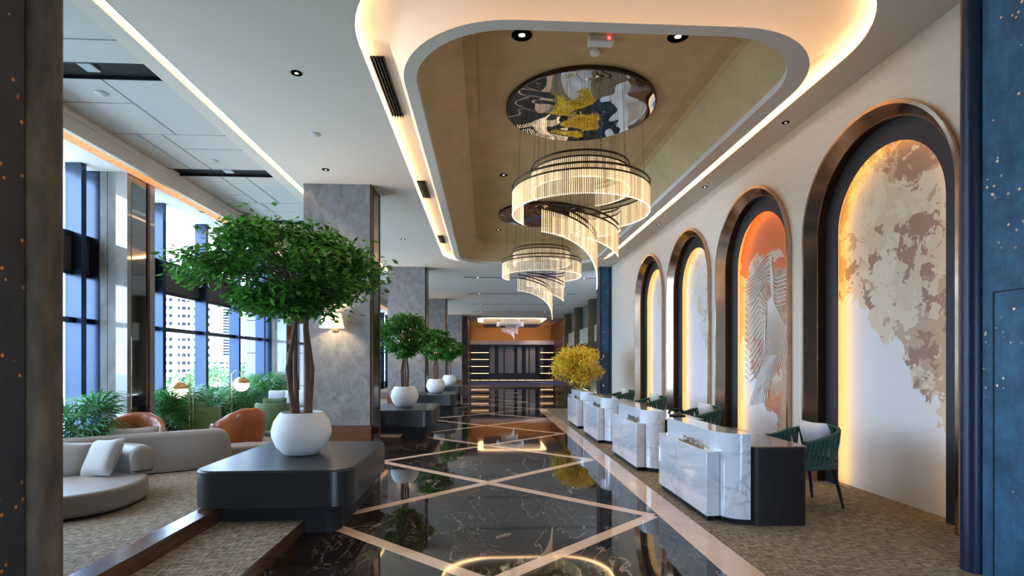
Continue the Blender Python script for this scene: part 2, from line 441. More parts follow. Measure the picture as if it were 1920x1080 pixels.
# recessed downlights
dl_lens = emit('downlight_lens', (1,.86,.65), 12, False)
DL = []
def downlight(x, y, label, z=CZ, r=.045, power=0, size=100, col=(1,.80,.56), chrome_rim=False, tilt=0):
    t = thing('downlight', label, 'downlight', (x,y,z), 0, 'recessed downlights')
    MB().lathe([(r*1.35,-.006),(r*1.35,-.001),(r,-.001),(r,-.006)] + [(r*1.35,-.006)], 20).build('rim', chrome if chrome_rim else black, t)
    MB().disc((0,0), r*.98, -.0035, -.001, 20).build('reflector', chrome if chrome_rim else blackgap, t)
    MB().disc((0,0), r*.42, -.006, -.0036, 14).build('lens', dl_lens, t)
    if power:
        L = bpy.data.lights.new('downlight_lamp','SPOT'); L.energy = power; L.spot_size = R(size); L.spot_blend = .7; L.color = col; L.shadow_soft_size = .06
        q = bpy.data.objects.new('downlight_lamp', L); C.objects.link(q); q.parent = t; q.location = (0,0,-.02); q.rotation_euler = (0,R(tilt),0)
    return t
downlight(-2.05, 5.85, 'black downlight in the white ceiling nearest the left side', power=60)
downlight(-2.60, 8.75, 'black downlight in the ceiling just before the first grey marble column', power=60)
downlight(-2.10, 13.6, 'black downlight in the ceiling between the first and second marble columns', power=60)
downlight(-2.3, 21.5, 'black downlight in the ceiling between the second and third marble columns', power=30)
for i, (y, s) in enumerate(((5.53,'first'),(8.07,'second'),(10.6,'third'),(13.13,'fourth'))):
    downlight(3.93, y+1.2, 'small black downlight by the right wall just past the %s arch' % s, r=.035, power=120, size=72, tilt=27)
downlight(.40, 5.78, 'chrome downlight at the left of the gold coffer\'s near end', 5.098, .085, 70, 110, chrome_rim=True)
downlight(2.12, 5.72, 'chrome downlight at the right of the gold coffer\'s near end', 5.098, .085, 70, 110, chrome_rim=True)
downlight(.35, 10.1, 'chrome downlight in the gold coffer between the two mirror discs', 5.098, .06, 60, 110, chrome_rim=True)
downlight(.35, 14.3, 'chrome downlight in the gold coffer past the second mirror disc', 5.098, .06, 60, 110, chrome_rim=True)
for x, y, lab in ((.5,-.6,'added fill downlight on the left behind the viewpoint'),(2.2,-.6,'added fill downlight on the right behind the viewpoint'),(-1.2,1.2,'added unseen fill downlight by the charcoal wall'),(2.4,1.4,'added unseen fill downlight by the blue wall')):
    downlight(x, y, lab, r=.06, power=90, size=125)  # lamps added out of view to brighten surfaces facing the camera
for x, lab in ((.4,'left added fill downlight before the far shelf wall'),(2.15,'middle added fill downlight before the far shelf wall'),(3.9,'right added fill downlight before the far shelf wall')):
    downlight(x, 41.5-.9, lab, 4.62, r=.06, power=260, size=120)  # lamps added to brighten the dim far end
e = thing('emergency_light', 'white emergency light box with red indicator on the gold coffer', 'emergency light', (1.28,5.80,5.10))
MB().box(-.14,.14,-.06,.06,-.07,0).build('housing', M('white_plastic',(.75,.75,.75),.4), e, bevel=.01)
MB().disc((.08,-.062), .014, -.045, -.02, 10).build('indicator', emit('red_led',(1,.05,.05),5,False), e)
e = thing('smoke_detector', 'round white smoke detector on the gold coffer beside the emergency light', 'smoke detector', (1.27,6.05,5.10))
MB().lathe([(.06,0),(.06,-.02),(.045,-.04),(.0,-.045)],20).build('cap', M('detector_white',(.7,.68,.62),.5), e)
for i,(x,y,lab) in enumerate(((-2.35,7.4,'white sprinkler rose in the hall ceiling before the first column'),(-4.3,8.6,'round white detector on the lounge ceiling before the second air slot'),
        (-4.55,6.5,'round white detector on the lounge ceiling past the nearest air slot'),(-1.95,17.0,'white sprinkler rose in the hall ceiling before the second column'))):
    z = CZ if x > -3.3 else 4.70
    e = thing('ceiling_detector', lab, 'detector', (x,y,z), 0, 'ceiling detectors'); MB().lathe([(.07,0),(.07,-.012),(.04,-.03),(0,-.032)],18).build('cap', panelw, e)

# ------------------------------------------------------------------ right wall with four arched niches
WX = 4.15; ARC = (5.49, 8.07, 10.62, 13.14); SPR = 3.08; RO = 1.13
def archpts(cy, r, z0=0.0, n=24, spr=SPR):
    p = [(cy-r, z0)] + [(cy-r*math.cos(math.pi*i/n), spr+r*math.sin(math.pi*i/n)) for i in range(n+1)] + [(cy+r, z0)]
    return p
outl = [(3.4,0)]
for cy in ARC: outl += archpts(cy, RO-.02)
outl += [(17.2,0),(17.2,4.66),(3.4,4.66)]
w = MB().poly(outl, (), lambda y,z:(WX,y,z)).build('wall_right', wallp, smooth=False); tag(w, kind='structure')
tag(MB().box(4.56,4.7,-3,17.4,0,5.4).build('wall_right', surround), kind='structure')

def art_mat(name, base, patches, whitez, slope, scale, seed, top=None, z0=None):
    m, n, l, p = newmat(name)
    t = n.new('ShaderNodeTexCoord'); mp_ = n.new('ShaderNodeMapping'); mp_.inputs['Location'].default_value = (seed, seed*.7, seed*1.3)
    l.new(t.outputs['Object'], mp_.inputs[0]); v = mp_.outputs[0]
    sx = n.new('ShaderNodeSeparateXYZ'); l.new(t.outputs['Object'], sx.inputs[0]); Y, Zc = sx.outputs[1], sx.outputs[2]
    col = None
    for q, (thr, pc, ps) in enumerate(patches):
        mq = n.new('ShaderNodeMapping'); mq.inputs['Location'].default_value = (q*7.3+seed, q*3.1, q*5.7+seed)
        l.new(t.outputs['Object'], mq.inputs[0])
        big = noise(n, l, mq.outputs[0], ps*.42, 2, .5, .0); fine = noise(n, l, mq.outputs[0], ps*2.4, 3, .6, .5)
        fv_ = mth(n, l, 'ADD', mth(n, l, 'MULTIPLY', big, .62), mth(n, l, 'MULTIPLY', fine, .38))
        col = mixc(n, l, ramp(n, l, fv_, [(thr, 0), (thr+.008, 1)]), base if col is None else col, pc)
    nb = noise(n, l, v, 2.6, 4, .6, .6)
    if top:
        val = mth(n, l, 'ADD', mth(n, l, 'SUBTRACT', Zc, z0), mth(n, l, 'MULTIPLY', mth(n, l, 'SUBTRACT', nb, .5), 1.6))
        col = mixc(n, l, ramp(n, l, val, [(.0, 0), (.03, 1)]), col, top)
    val = mth(n, l, 'SUBTRACT', mth(n, l, 'ADD', Zc, mth(n, l, 'MULTIPLY', Y, -slope)), whitez)
    val = mth(n, l, 'ADD', val, mth(n, l, 'MULTIPLY', mth(n, l, 'SUBTRACT', nb, .5), 1.5))
    fac = ramp(n, l, val, [(0, 1), (.02, 0)])
    l.new(mixc(n, l, fac, col, (.74,.74,.75)), p.inputs['Base Color'])
    p.inputs['Roughness'].default_value = .6
    return m
arts = [
 art_mat('mural_camo', (.70,.60,.45), [(.50,(.64,.52,.37),2.2),(.515,(.50,.36,.24),2.6),(.545,(.36,.21,.145),3.0),(.60,(.66,.55,.40),3.2)], 1.55, 1.0, 2.6, 3.1),
 art_mat('mural_orange', (.62,.50,.36), [(.50,(.50,.34,.22),1.8),(.565,(.58,.22,.10),2.0),(.55,(.62,.50,.36),2.4),(.58,(.42,.26,.18),3)], .85, 1.2, 1.8, 11.3, (.72,.17,.05), 3.12),
 art_mat('mural_pale', (.71,.68,.62), [(.52,(.66,.57,.45),1.6),(.56,(.55,.42,.30),2.6)], 2.2, 1.6, 1.7, 21.7),
 art_mat('mural_cream', (.72,.69,.63), [(.54,(.68,.60,.50),1.6)], 2.8, 1.2, 1.5, 31.9)]
linem = M('relief_white', (.80,.78,.74), .5)
ledarch = emit('niche_led', (1,.60,.20), 9)
ALAB = ['nearest tall bronze arch niche holding a brown camouflage-patterned mural', 'bronze arch niche with an orange-topped mural and white wavy lines',
        'third bronze arch niche with a pale mural and fine lines at its top', 'farthest bronze arch niche with a plain glowing cream mural']
for i, cy in enumerate(ARC):
    t = thing('arch_niche', ALAB[i], 'wall niche', (0,cy,0), 0, 'arched niches along the right wall')
    A = lambda r, x: [(x,y,z) for y,z in archpts(0, r)]
    MB().loft([A(RO-.02,WX+.02), A(RO,WX-.07), A(RO-.035,WX-.07)], False).build('frame_rim', bronze, t)
    MB().loft([A(RO-.035,WX-.07), A(1.0,WX+.05)], False).build('bronze_splay', bronze, t)
    MB().loft([A(1.0,WX+.05), A(.985,WX+.05), A(.985,WX+.15)], False).build('bronze_reveal', bronzed, t)
    MB().loft([A(.985,WX+.15), A(.765,WX+.15), A(.765,WX+.165), A(.80,WX+.185)], False).build('dark_surround', surround, t)
    MB().poly(archpts(0,.93), (), lambda y,z:(WX+.29,y,z)).build('mural_panel', arts[i], t, smooth=False)
    MB().loft([A(.93,WX+.29), A(.93,WX+.16)], False).build('niche_side', white, t)
    MB().loft([A(.815,WX+.178), A(.845,WX+.178), A(.845,WX+.19), A(.815,WX+.19), A(.815,WX+.178)], False).build('led_strip', ledarch, t)
    if i in (1,2):
        lines = MB()
        X_ = WX+.278
        if i == 1:
            for k in range(8):           # crests that run over the hump to the right edge
                z = 3.02-.06*k; q = k/7
                a = bez((.74,z-.10),(.45,z-.16),(.22,z+.14),(.0,z+.18),9)
                b = bez(a[-1],(-.16,z+.20),(-.06,z-.14),(-.20,z-.22),8)
                c_ = bez(b[-1],(-.34,z-.28),(-.52,z-.16),(-.70,z-.30),8)
                lines.tube([(X_,y,zz) for y,zz in a+b[1:]+c_[1:]], .008, 5)
            for k in range(13):          # swells from the left that gather at the knot
                z = 2.48-.105*k
                a = bez((.74,z+.06),(.62,z-.10),(.50,z-.02),(.34,z+.14),8)
                b = bez(a[-1],(.20,z+.26),(.10-.01*k,2.38-.05*k),(.0+.012*k,2.46-.045*k),8)
                lines.tube([(X_,y,zz) for y,zz in a+b[1:]], .0085, 5)
            for k in range(15):          # threads falling from the knot
                q = k/14
                pts = bez((.0-.10*q,2.47+.05*q),(.02-.40*q,2.10),(-.12-.62*q,1.85),(.42-1.0*q,1.02+.55*q),14)
                lines.tube([(X_,y,zz) for y,zz in pts], .006, 5)
            for k in range(9):           # tails fanning out below
                q = k/8
                pts = bez((.10-.35*q,1.62),(.20-.30*q,1.35),(.40-.40*q,1.15),(.58-.55*q,.78+.10*q),9)
                lines.tube([(X_,y,zz) for y,zz in pts], .007, 5)
        else:
            for k in range(12):
                pts = bez((-.02-.03*k,3.68-.03*k),(-.22,3.72-.05*k),(-.32,3.2-.02*k),(-.66,3.05-.045*k),12)
                lines.tube([(X_,y,zz) for y,zz in pts], .005, 5)
        lines.build('relief_lines', linem, t)

# foyer walls framing the view
t = tag(MB().box(3.50,3.62,-3,3.55,0,4.66).build('wall_right', bluewall), kind='structure')
d = tag(MB().box(3.492,3.51,1.9,3.455,.0,1.98).build('door_1', bluewall), kind='structure')
MB().box(3.489,3.51,3.455,3.463,0,1.985).box(3.489,3.51,1.9,3.463,1.98,1.987).build('shadow_gap', blackgap, d)
tag(MB().tube([(3.51,3.63,0),(3.51,3.63,4.66)], .075, 20).box(3.50,4.16,3.56,3.70,0,4.66).build('trim_5', bluetrim), kind='structure')
tag(MB().box(-2.62,-2.45,-3,2.60,0,4.8).box(-2.9,-2.335,2.60,2.80,0,4.8).build('wall_left', blackwall), kind='structure')
tag(MB().prism(rrect(-2.54,-2.295,2.83,3.05,.085,8),0,4.8).build('trim_6', browncol), kind='structure')
foyer_m = M('foyer_wall',(.35,.31,.27),.6)
tag(MB().box(-6.4,-2.5,-3,-2.9,0,5.4).box(-2.6,4.6,-3.1,-2.98,2.5,5.4).box(-2.6,.1,-3.1,-2.98,0,2.5).box(2.4,4.6,-3.1,-2.98,0,2.5).build('wall_back', foyer_m), kind='structure')
en = tag(MB().box(.1,2.4,-3.08,-2.95,2.42,2.5).build('door_2', darkm), kind='structure')     # unseen glazed hotel entrance, sized to give weak frontal fill light
for k in range(3):
    x = .13+1.12*k
    MB().box(x-.03,x+.03,-3.08,-2.95,0,2.42).build('mullion', darkm, en)
    if k < 2: MB().box(x+.03,x+1.09,-3.04,-3.032,.02,2.42).build('pane', glass, en)
tag(MB().box(-6.4,-2.62,2.6,2.75,0,5.4).build('wall_left', browncol), kind='structure')

# ------------------------------------------------------------------ window wall
WI = -6.05
fin = M('mullion_anodised', (.03,.045,.075), .22, .7)
spand = M('spandrel_panel', (.045,.042,.045), .5)
bays = [(3.6,5.07),(5.07,6.56),(6.56,8.05),(8.05,8.40),(9.0,10.0),(10.0,11.49),(11.49,12.98),(12.98,14.42),(14.42,14.85),(15.5,17.0),(17.0,18.5),(18.5,20.0),(20.0,21.5),
        (22.1,23.6),(23.6,25.1),(25.1,26.6),(26.6,28.1),(28.1,29.6),(29.6,31.1),(31.1,32.6),(32.6,34.1)]
for i, (a, b) in enumerate(bays):
    wdw = tag(MB().box(WI-.06,WI+.17,b-.05,b+.05,0,4.44).build('window_%d' % (i+1), fin), kind='structure')
    MB().box(WI-.06,WI+.02,a+.05,b-.05,0,.32).build('sill_panel', spand, wdw)
    MB().box(WI-.06,WI+.05,a+.05,b-.05,.32,.40).build('rail', fin, wdw)
    MB().box(WI-.06,WI+.08,a+.05,b-.05,2.08,2.16).build('transom', fin, wdw)
    MB().box(WI-.06,WI+.05,a+.05,b-.05,2.78,2.84).build('rail', fin, wdw)
    MB().box(WI-.06,WI+.03,a+.05,b-.05,2.84,3.34).build('spandrel', spand, wdw)
    MB().box(WI-.06,WI+.06,a+.05,b-.05,3.34,3.41).build('rail', fin, wdw)
    for z0, z1 in ((.40,2.08),(2.16,2.78),(3.41,4.43)):
        MB().box(WI-.03,WI-.022,a+.05,b-.05,z0,z1).build('pane', glass, wdw)
tag(MB().box(-6.4,-6.0,2.7,3.55,0,5.4).box(-6.4,-6.0,34.1,36.5,0,5.4).box(-6.4,-6.05,-3,2.7,0,5.4).build('wall_left', spand), kind='structure')
tag(MB().box(-6.4,-1.6,36.4,36.6,0,5.4).build('wall_back', mgrey), kind='structure')

for y, lab in ((8.36,'polished stone column at the window, with a mirror strip on its side'), (14.82,'polished stone column at the window behind the grey sofa'), (21.5,'far polished stone column at the window')):
    t = thing('window_column', lab, 'column', (-5.76,y,0), 0, 'polished stone columns at the window')
    MB().box(-.29,0-.004,0,.68,.42,4.42).build('stone_slab', mgreyp, t)
    MB().box(0+.004,.29,0,.68,.42,4.42).build('stone_slab', mgreyp, t)
    MB().box(-.28,.28,.01,.66,0,.42).build('base', darkm, t)
    MB().box(.285,.296,.10,.47,.42,4.3).build('mirror_strip', flatmirror, t)
    MB().box(.285,.31,.46,.52,.42,4.42).build('edge_strip', bronzed, t)

# ------------------------------------------------------------------ marble columns with sconces
CL = ['first grey marble column, behind the large tree in the white pot', 'second grey marble column, behind the second potted tree', 'third grey marble column along the hall', 'farthest grey marble column along the hall']
shade_m = emit('lamp_shade_cloth', (1,.80,.52), .95)
for i, (x0,x1,y0,y1) in enumerate(((-3.19,-2.0,9.45,10.12),(-3.2,-1.95,17.5,18.1),(-3.1,-1.92,26.1,26.8),(-2.75,-1.5,34.8,35.5))):
    t = thing('marble_column', CL[i], 'column', ((x0+x1)/2,y0,0), 0, 'grey marble columns')
    h = (x1-x0)/2; dd = y1-y0
    MB().box(-h,h-.01,0,dd,.39,CZ+.05).build('marble_cladding', mgrey, t)
    MB().box(-h-.01,h-.02,-.012,dd,0,.385).build('base', walnut2, t)
    MB().box(h-.035,h-.01,-.008,.02,0,CZ).build('corner_bead', bronzed, t)
    MB().box(h-.01,h+.006,.10,dd-.08,0,CZ).build('side_panel', bronzed, t)
    MB().box(h-.01,h+.015,dd-.08,dd,0,CZ).build('side_panel', browncol, t)
    s = thing('wall_lamp', ['wall lamp with white conical shade on the first marble column', 'wall lamp with white shade on the second marble column, behind the tree',
              'wall lamp with white shade on the third marble column', 'wall lamp with white shade on the farthest marble column'][i], 'lamp', ((x0+x1)/2-.04, y0-.23, 2.10), 0, 'wall lamps on the marble columns')
    MB().loft([[(r*math.cos(a*math.pi/16), r*math.sin(a*math.pi/16), z) for a in range(32)] for r, z in ((.205,0),(.155,.25),(.15,.25),(.20,0),(.205,0))]).build('shade', shade_m, s)
    MB().tube([(0,.23,.05),(0,.12,.05),(0,.02,.10)], .012, 8).disc((0,.0),.02,.08,.16,10).build('arm', brass, s)
    MB().box(-.05,.05,.20,.23,-.05,.13).build('wall_plate', brass, s)
    L = bpy.data.lights.new('wall_lamp_bulb','POINT'); L.energy = 48; L.color = (1,.74,.42); L.shadow_soft_size = .05
    q = bpy.data.objects.new('wall_lamp_bulb', L); C.objects.link(q); q.parent = s; q.location = (0,0,.13)

# ------------------------------------------------------------------ plinth tables and potted trees
def plinth_table(loc, w, d, label):
    t = thing('plinth_table', label, 'table', loc, 0, 'low charcoal plinth tables')
    MB().prism(rrect(-w/2,w/2,-d/2,d/2,.20,8),.25,.565).build('body', tablem, t, bevel=.008)
    MB().prism(rrect(-w/2+.015,w/2-.015,-d/2+.015,d/2-.015,.19,8),.565,.572).build('top', tablem, t)
    MB().prism(rrect(-w/2+.14,w/2-.14,-d/2+.12,d/2-.12,.12,6),0,.25).build('plinth', black, t)
    return t
plinth_table((-1.845,5.48,0), 1.37, 1.72, 'nearest low charcoal table with rounded corners, under the large tree')
plinth_table((-1.72,11.25,0), 1.40, 1.85, 'second low charcoal table down the hall, under the second tree')
plinth_table((-1.60,16.25,0), 1.45, 1.75, 'third low charcoal table down the hall, before the second column')
plinth_table((-1.60,21.4,0), 1.45, 1.8, 'farthest low charcoal table down the hall')

def leaf_card(mb, c, d, nrm, L, wd):
    d = d.normalized(); s = d.cross(nrm)
    if s.length < 1e-4: s = d.cross(Vector((1,0,0)))
    s.normalize(); n2 = s.cross(d)
    a = c; b = c + d*L; m1 = c + d*L*.45 + s*wd/2 - n2*wd*.12; m2 = c + d*L*.45 - s*wd/2 - n2*wd*.12
    mb.add([a, m1, b, m2], [(0,1,2),(0,2,3)])
def potted_tree(loc, label, crown_r, crown_z, crown_h, nclus, nleaf, L, seed, rot=0, off=(0,0)):
    rnd = random.Random(seed)
    t = thing('potted_tree', label, 'tree', loc, rot, 'trees in white round pots')
    MB().lathe([(.10,0),(.17,.012),(.245,.09),(.285,.19),(.288,.25),(.265,.34),(.215,.415),(.205,.428),(.190,.428),(.185,.40)],40).build('pot', concrete, t, angle=60)
    MB().lathe([(.0,.40),(.19,.40)],24).build('soil', soil, t)
    tops = []
    for k in range(4):
        a = 2*math.pi*k/4 + .4; bx, by = (.085 if crown_r > .8 else .06)*math.cos(a), (.085 if crown_r > .8 else .06)*math.sin(a)
        zt = crown_z - .02*crown_h
        sp = crown_r*.22
        ex, ey = sp*math.cos(a+.5), sp*math.sin(a+.5)
        P = [(bx,by,.38),(bx*1.5+rnd.uniform(-.02,.02),by*1.3+rnd.uniform(-.02,.02),.38+(zt-.38)*.33),(bx*.7+rnd.uniform(-.03,.03),by*.8,.38+(zt-.38)*.62),(ex*.6,ey*.6,.38+(zt-.38)*.85),(ex,ey,zt)]
        th = .025 if crown_r > .8 else .02
        MB().tube(P, [th*1.15,th,th*.9,th*.75,th*.5], 8).build('stem', bark, t)
        tops.append(((ex*.6,ey*.6,.38+(zt-.38)*.85)))
    br = MB(); lf = MB()
    for k in range(nclus):
        a = rnd.uniform(0, 2*math.pi); q = rnd.random()
        zz = rnd.uniform(-.5, .5)
        prof = math.sqrt(max(0.03, 1-((zz+.1)*1.62)**2)) if zz > -.1 else 1.0-2.0*abs(zz+.1)
        rr = crown_r*prof*(.35+.65*math.sqrt(q))*rnd.uniform(.9,1.08)
        c = Vector((off[0]+rr*math.cos(a), off[1]+rr*math.sin(a), crown_z + zz*crown_h))
        o = Vector(tops[k % 4])
        mid = (o+c)/2 + Vector((0,0,.05*crown_h))
        if k % 2 == 0: br.tube([o, mid, c], [.012,.008,.003], 4)
        cs = crown_r*(.11 if k % 4 else .17)
        out = Vector((math.cos(a), math.sin(a), .1))
        for j in range(nleaf):
            p = c + Vector((rnd.gauss(0,cs), rnd.gauss(0,cs), rnd.gauss(0,cs*.45)))
            d = out*rnd.uniform(.2,1) + Vector((rnd.gauss(0,.6), rnd.gauss(0,.6), rnd.gauss(-.35,.4)))
            nn = Vector((rnd.gauss(0,.5), rnd.gauss(0,.5), 1))
            leaf_card(lf, p, d, nn, L*rnd.uniform(.7,1.2), L*rnd.uniform(.42,.55))
    br.build('branches', bark, t)
    tag(lf.build('foliage', leafm, t, smooth=False), kind='stuff')
    return t
potted_tree((-1.86,5.46,.572), 'largest potted ficus tree, on the nearest charcoal table', .86, 1.86, .78, 150, 80, .084, 3, .5, (-.13,.05))
potted_tree((-1.70,11.25,.572), 'second potted ficus tree, in front of the second marble column', .52, 1.50, .84, 90, 75, .08, 4)
potted_tree((-1.52,16.3,.572), 'third potted ficus tree down the hall', .54, 1.50, .86, 80, 65, .085, 5, 1)
potted_tree((-1.45,21.4,.572), 'farthest potted ficus tree down the hall', .54, 1.47, .86, 70, 55, .095, 6, 2)

# gold ornamental tree behind the last desk
t = thing('gold_tree', 'bushy golden-leaved ornamental tree behind the farthest desk', 'tree', (2.62,14.75,0))
MB().prism(rrect(-.26,.26,-.26,.26,.06,4),0,.62).build('planter', mwhite, t)
rnd = random.Random(9); br = MB(); lf = MB()
for k in range(150):
    a = rnd.uniform(0,6.283); u = rnd.uniform(-1,1); q = rnd.random()**.4
    c = Vector((.70*q*math.sqrt(1-u*u)*math.cos(a), .70*q*math.sqrt(1-u*u)*math.sin(a), 1.40+.52*q*u))
    br.tube([(0,0,.6),(c.x*.35,c.y*.35,1.0),tuple(c)], [.012,.007,.002], 4)
    for j in range(60):
        p = c + Vector((rnd.gauss(0,.075),rnd.gauss(0,.075),rnd.gauss(0,.07)))
        leaf_card(lf, p, Vector((rnd.gauss(0,1),rnd.gauss(0,1),rnd.gauss(.3,1))), Vector((rnd.gauss(0,1),rnd.gauss(0,1),1)), .065, .038)
br.build('branches', brass, t); tag(lf.build('foliage', goldm, t, smooth=False), kind='stuff')

# ------------------------------------------------------------------ desks
def desk(i, y, label):
    t = thing('reception_desk', label, 'desk', (2.07,y,0), 0, 'marble-fronted desks along the right side')
    # local: x away from the aisle, y away from the camera; near end at y = 0
    LN = 1.49
    MB().box(0,.12,.13,LN,.06,.665).build('front_panel', mwhite, t, bevel=.006)
    prof = [(.10,LN)] + [(.10,.28)] + [(.34-.24*math.cos(R(90*k/8)), .28-.28*math.sin(R(90*k/8))) for k in range(9)] + [(.36,0),(.36,LN)]
    MB().prism(prof,.06,.845).build('marble_body', mwhite, t, bevel=.004)
    MB().prism([(.03,LN-.02),(.03,.17)]+[(.36-.22*math.cos(R(90*k/6)), .30-.27*math.sin(R(90*k/6))) for k in range(7)]+[(.36,LN-.02)],0,.06).build('plinth', black, t)
    MB().prism(rrect(.362,.90,-.01,LN,.07,6),.0,.715).build('desk_body', darkwood, t)
    MB().prism(rrect(.362,.905,-.015,LN,.07,6),.715,.73).build('desk_top', desktop, t, bevel=.003)
    if i == 0:
        cu = bpy.data.curves.new('sign','FONT'); cu.body = 'CONCIERGE'; cu.size = .075; cu.extrude = .006; cu.align_x = 'CENTER'
        tmp = bpy.data.objects.new('tmp', cu); C.objects.link(tmp)
        dg = bpy.context.evaluated_depsgraph_get(); me = bpy.data.meshes.new_from_object(tmp.evaluated_get(dg))
        bpy.data.objects.remove(tmp); me.materials.clear(); me.materials.append(chrome)
        o = bpy.data.objects.new('sign_lettering', me); C.objects.link(o); o.parent = t
        o.rotation_euler = (R(90),0,R(-90)); o.location = (.05,.62,.678)
        MB().box(.025,.075,.32,.92,.665,.677).build('sign_base', brass, t)
    else:
        MB().box(.045,.06,.34,.72,.677,.735).build('sign_plate', chrome, t, bevel=.003)
        MB().box(.03,.08,.32,.74,.665,.677).build('sign_base', brass, t)
    return t
DY = (4.72, 7.03, 9.55, 11.72)
for i, lab in enumerate(('nearest white marble desk with raised lettering and a black back', 'second white marble desk from the front', 'third white marble desk from the front', 'farthest white marble desk, before the golden tree')):
    desk(i, DY[i], lab)
ph = thing('desk_phone', 'black desk telephone on the second marble desk', 'telephone', (2.66,7.2,.73))
MB().prism([(-.09,-.08),(.09,-.08),(.09,.08),(-.09,.08)],0,.05).build('body', black, ph, bevel=.01)
MB().tube([(-.10,.05,.055),(-.09,.05,.10),(0,.05,.125),(.09,.05,.10),(.10,.05,.055)], .018, 8).build('handset', black, ph)

# ------------------------------------------------------------------ woven armchairs (facing the desks, local -x is forward)
def armchair(label):
    t = thing('woven_armchair', label, 'chair', (0,0,0), 0, 'green woven armchairs behind the desks')
    MB().prism(rrect(-.24,.22,-.235,.235,.10,6),.40,.47).build('seat', rope, t, bevel=.02)
    def U(s, r, zt):   # s 0..1 round the shell
        if s < .22: a = s/.22; return Vector((-.27+.25*a, -r*.95-.012*a*0, zt(s)))
        if s > .78: a = (1-s)/.22; return Vector((-.27+.25*a, r*.95, zt(s)))
        a = R(-90+180*(s-.22)/.56); return Vector((-.02+r*math.cos(a)*1.02, r*.95*math.sin(a), zt(s)))
    top = lambda s: .70+.12*math.sin(math.pi*s)**2
    bot = lambda s: .455
    N = 44
    MB().tube([U(k/N,.305,top) for k in range(N+1)], .017, 8).build('top_rail', rope, t)
    MB().tube([U(k/N,.245,bot) for k in range(N+1)], .014, 8).build('lower_rail', rope, t)
    NS = 44
    for k in range(NS):
        s0 = (k+.2)/NS
        sh = .028 if k % 2 else -.022
        s1 = min(.985,max(.015,s0+sh))
        mb = MB(); L = []
        for j in range(4):
            f = j/3; s = s0+(s1-s0)*f; dw = .0105
            r = .248+.06*f+.012*math.sin(math.pi*f); zz = lambda q: bot(q)+(top(q)-bot(q))*f
            a, b = U(max(0,s-dw), r, zz), U(min(1,s+dw), r, zz)
            n_ = (b-a).cross(Vector((0,0,1))).normalized()*.006
            if k % 2: n_ = n_*1.0; off = n_*1.6
            else: off = Vector((0,0,0))
            L.append([a+n_+off, b+n_+off, b-n_+off, a-n_+off])
        mb.loft(L, True, True, True).build('strap', rope, t)
    for sy in (-1,1):
        MB().tube([(-.27,sy*.275,.40),(-.275,sy*.29,.70)], [.018,.016], 8).build('arm_post', black, t)
        MB().tube([(-.20,sy*.19,.42),(-.245,sy*.235,0)], [.021,.012], 10).build('leg', black, t)
        MB().tube([(.16,sy*.17,.42),(.245,sy*.215,0)], [.022,.012], 10).build('leg', black, t)
    return t
def pillow(name, mat, label, cat, loc, rot, s=.40, th=.13, group=None, sy=None):
    n = 12; v = []; sy = sy or s
    me = MB()
    def h(u, w): return th/2*(max(0,(1-u**4)*(1-w**4)))**.55
    def P(i, j, sg):
        u, w = -1+2*i/n, -1+2*j/n
        pin = 1-.07*(1-abs(u))*abs(w)**3 ; pin2 = 1-.07*(1-abs(w))*abs(u)**3
        return (u*s/2*pin2, w*sy/2*pin, sg*h(u,w))
    for sg in (1,-1):
        me.add([P(i,j,sg) for i in range(n+1) for j in range(n+1)], [(i*(n+1)+j,(i+1)*(n+1)+j,(i+1)*(n+1)+j+1,i*(n+1)+j+1) for i in range(n) for j in range(n)])
    o = me.build(name, mat, None, angle=80); o.location = loc; o.rotation_euler = rot
    return tag(o, label, cat, group)
ch0 = armchair('green woven armchair behind the nearest marble desk')
CH = [(3.40,5.42,R(8),'green woven armchair behind the nearest marble desk'),(3.30,7.95,R(4),'green woven armchair behind the second marble desk'),
      (3.32,10.45,R(2),'green woven armchair behind the third marble desk'),(3.32,12.7,R(0),'farthest green woven armchair, behind the last marble desk')]
for i,(x,y,a,lab) in enumerate(CH):
    if i == 0: ch0.location = (x,y,.003); ch0.rotation_euler = (0,0,a)
    else: dup(ch0, (x,y,.003), a, lab)
    pillow('chair_cushion', M('pale_cushion',(.60,.56,.52),.8) if i == 0 else bpy.data.materials['pale_cushion'], ['pale square cushion leaning in the nearest green armchair','pale square cushion in the second green armchair',
           'pale square cushion in the third green armchair','pale square cushion in the farthest green armchair'][i], 'cushion', (x+.11,y,.69), (0,R(72),a), .40, .13, 'cushions in the green armchairs')

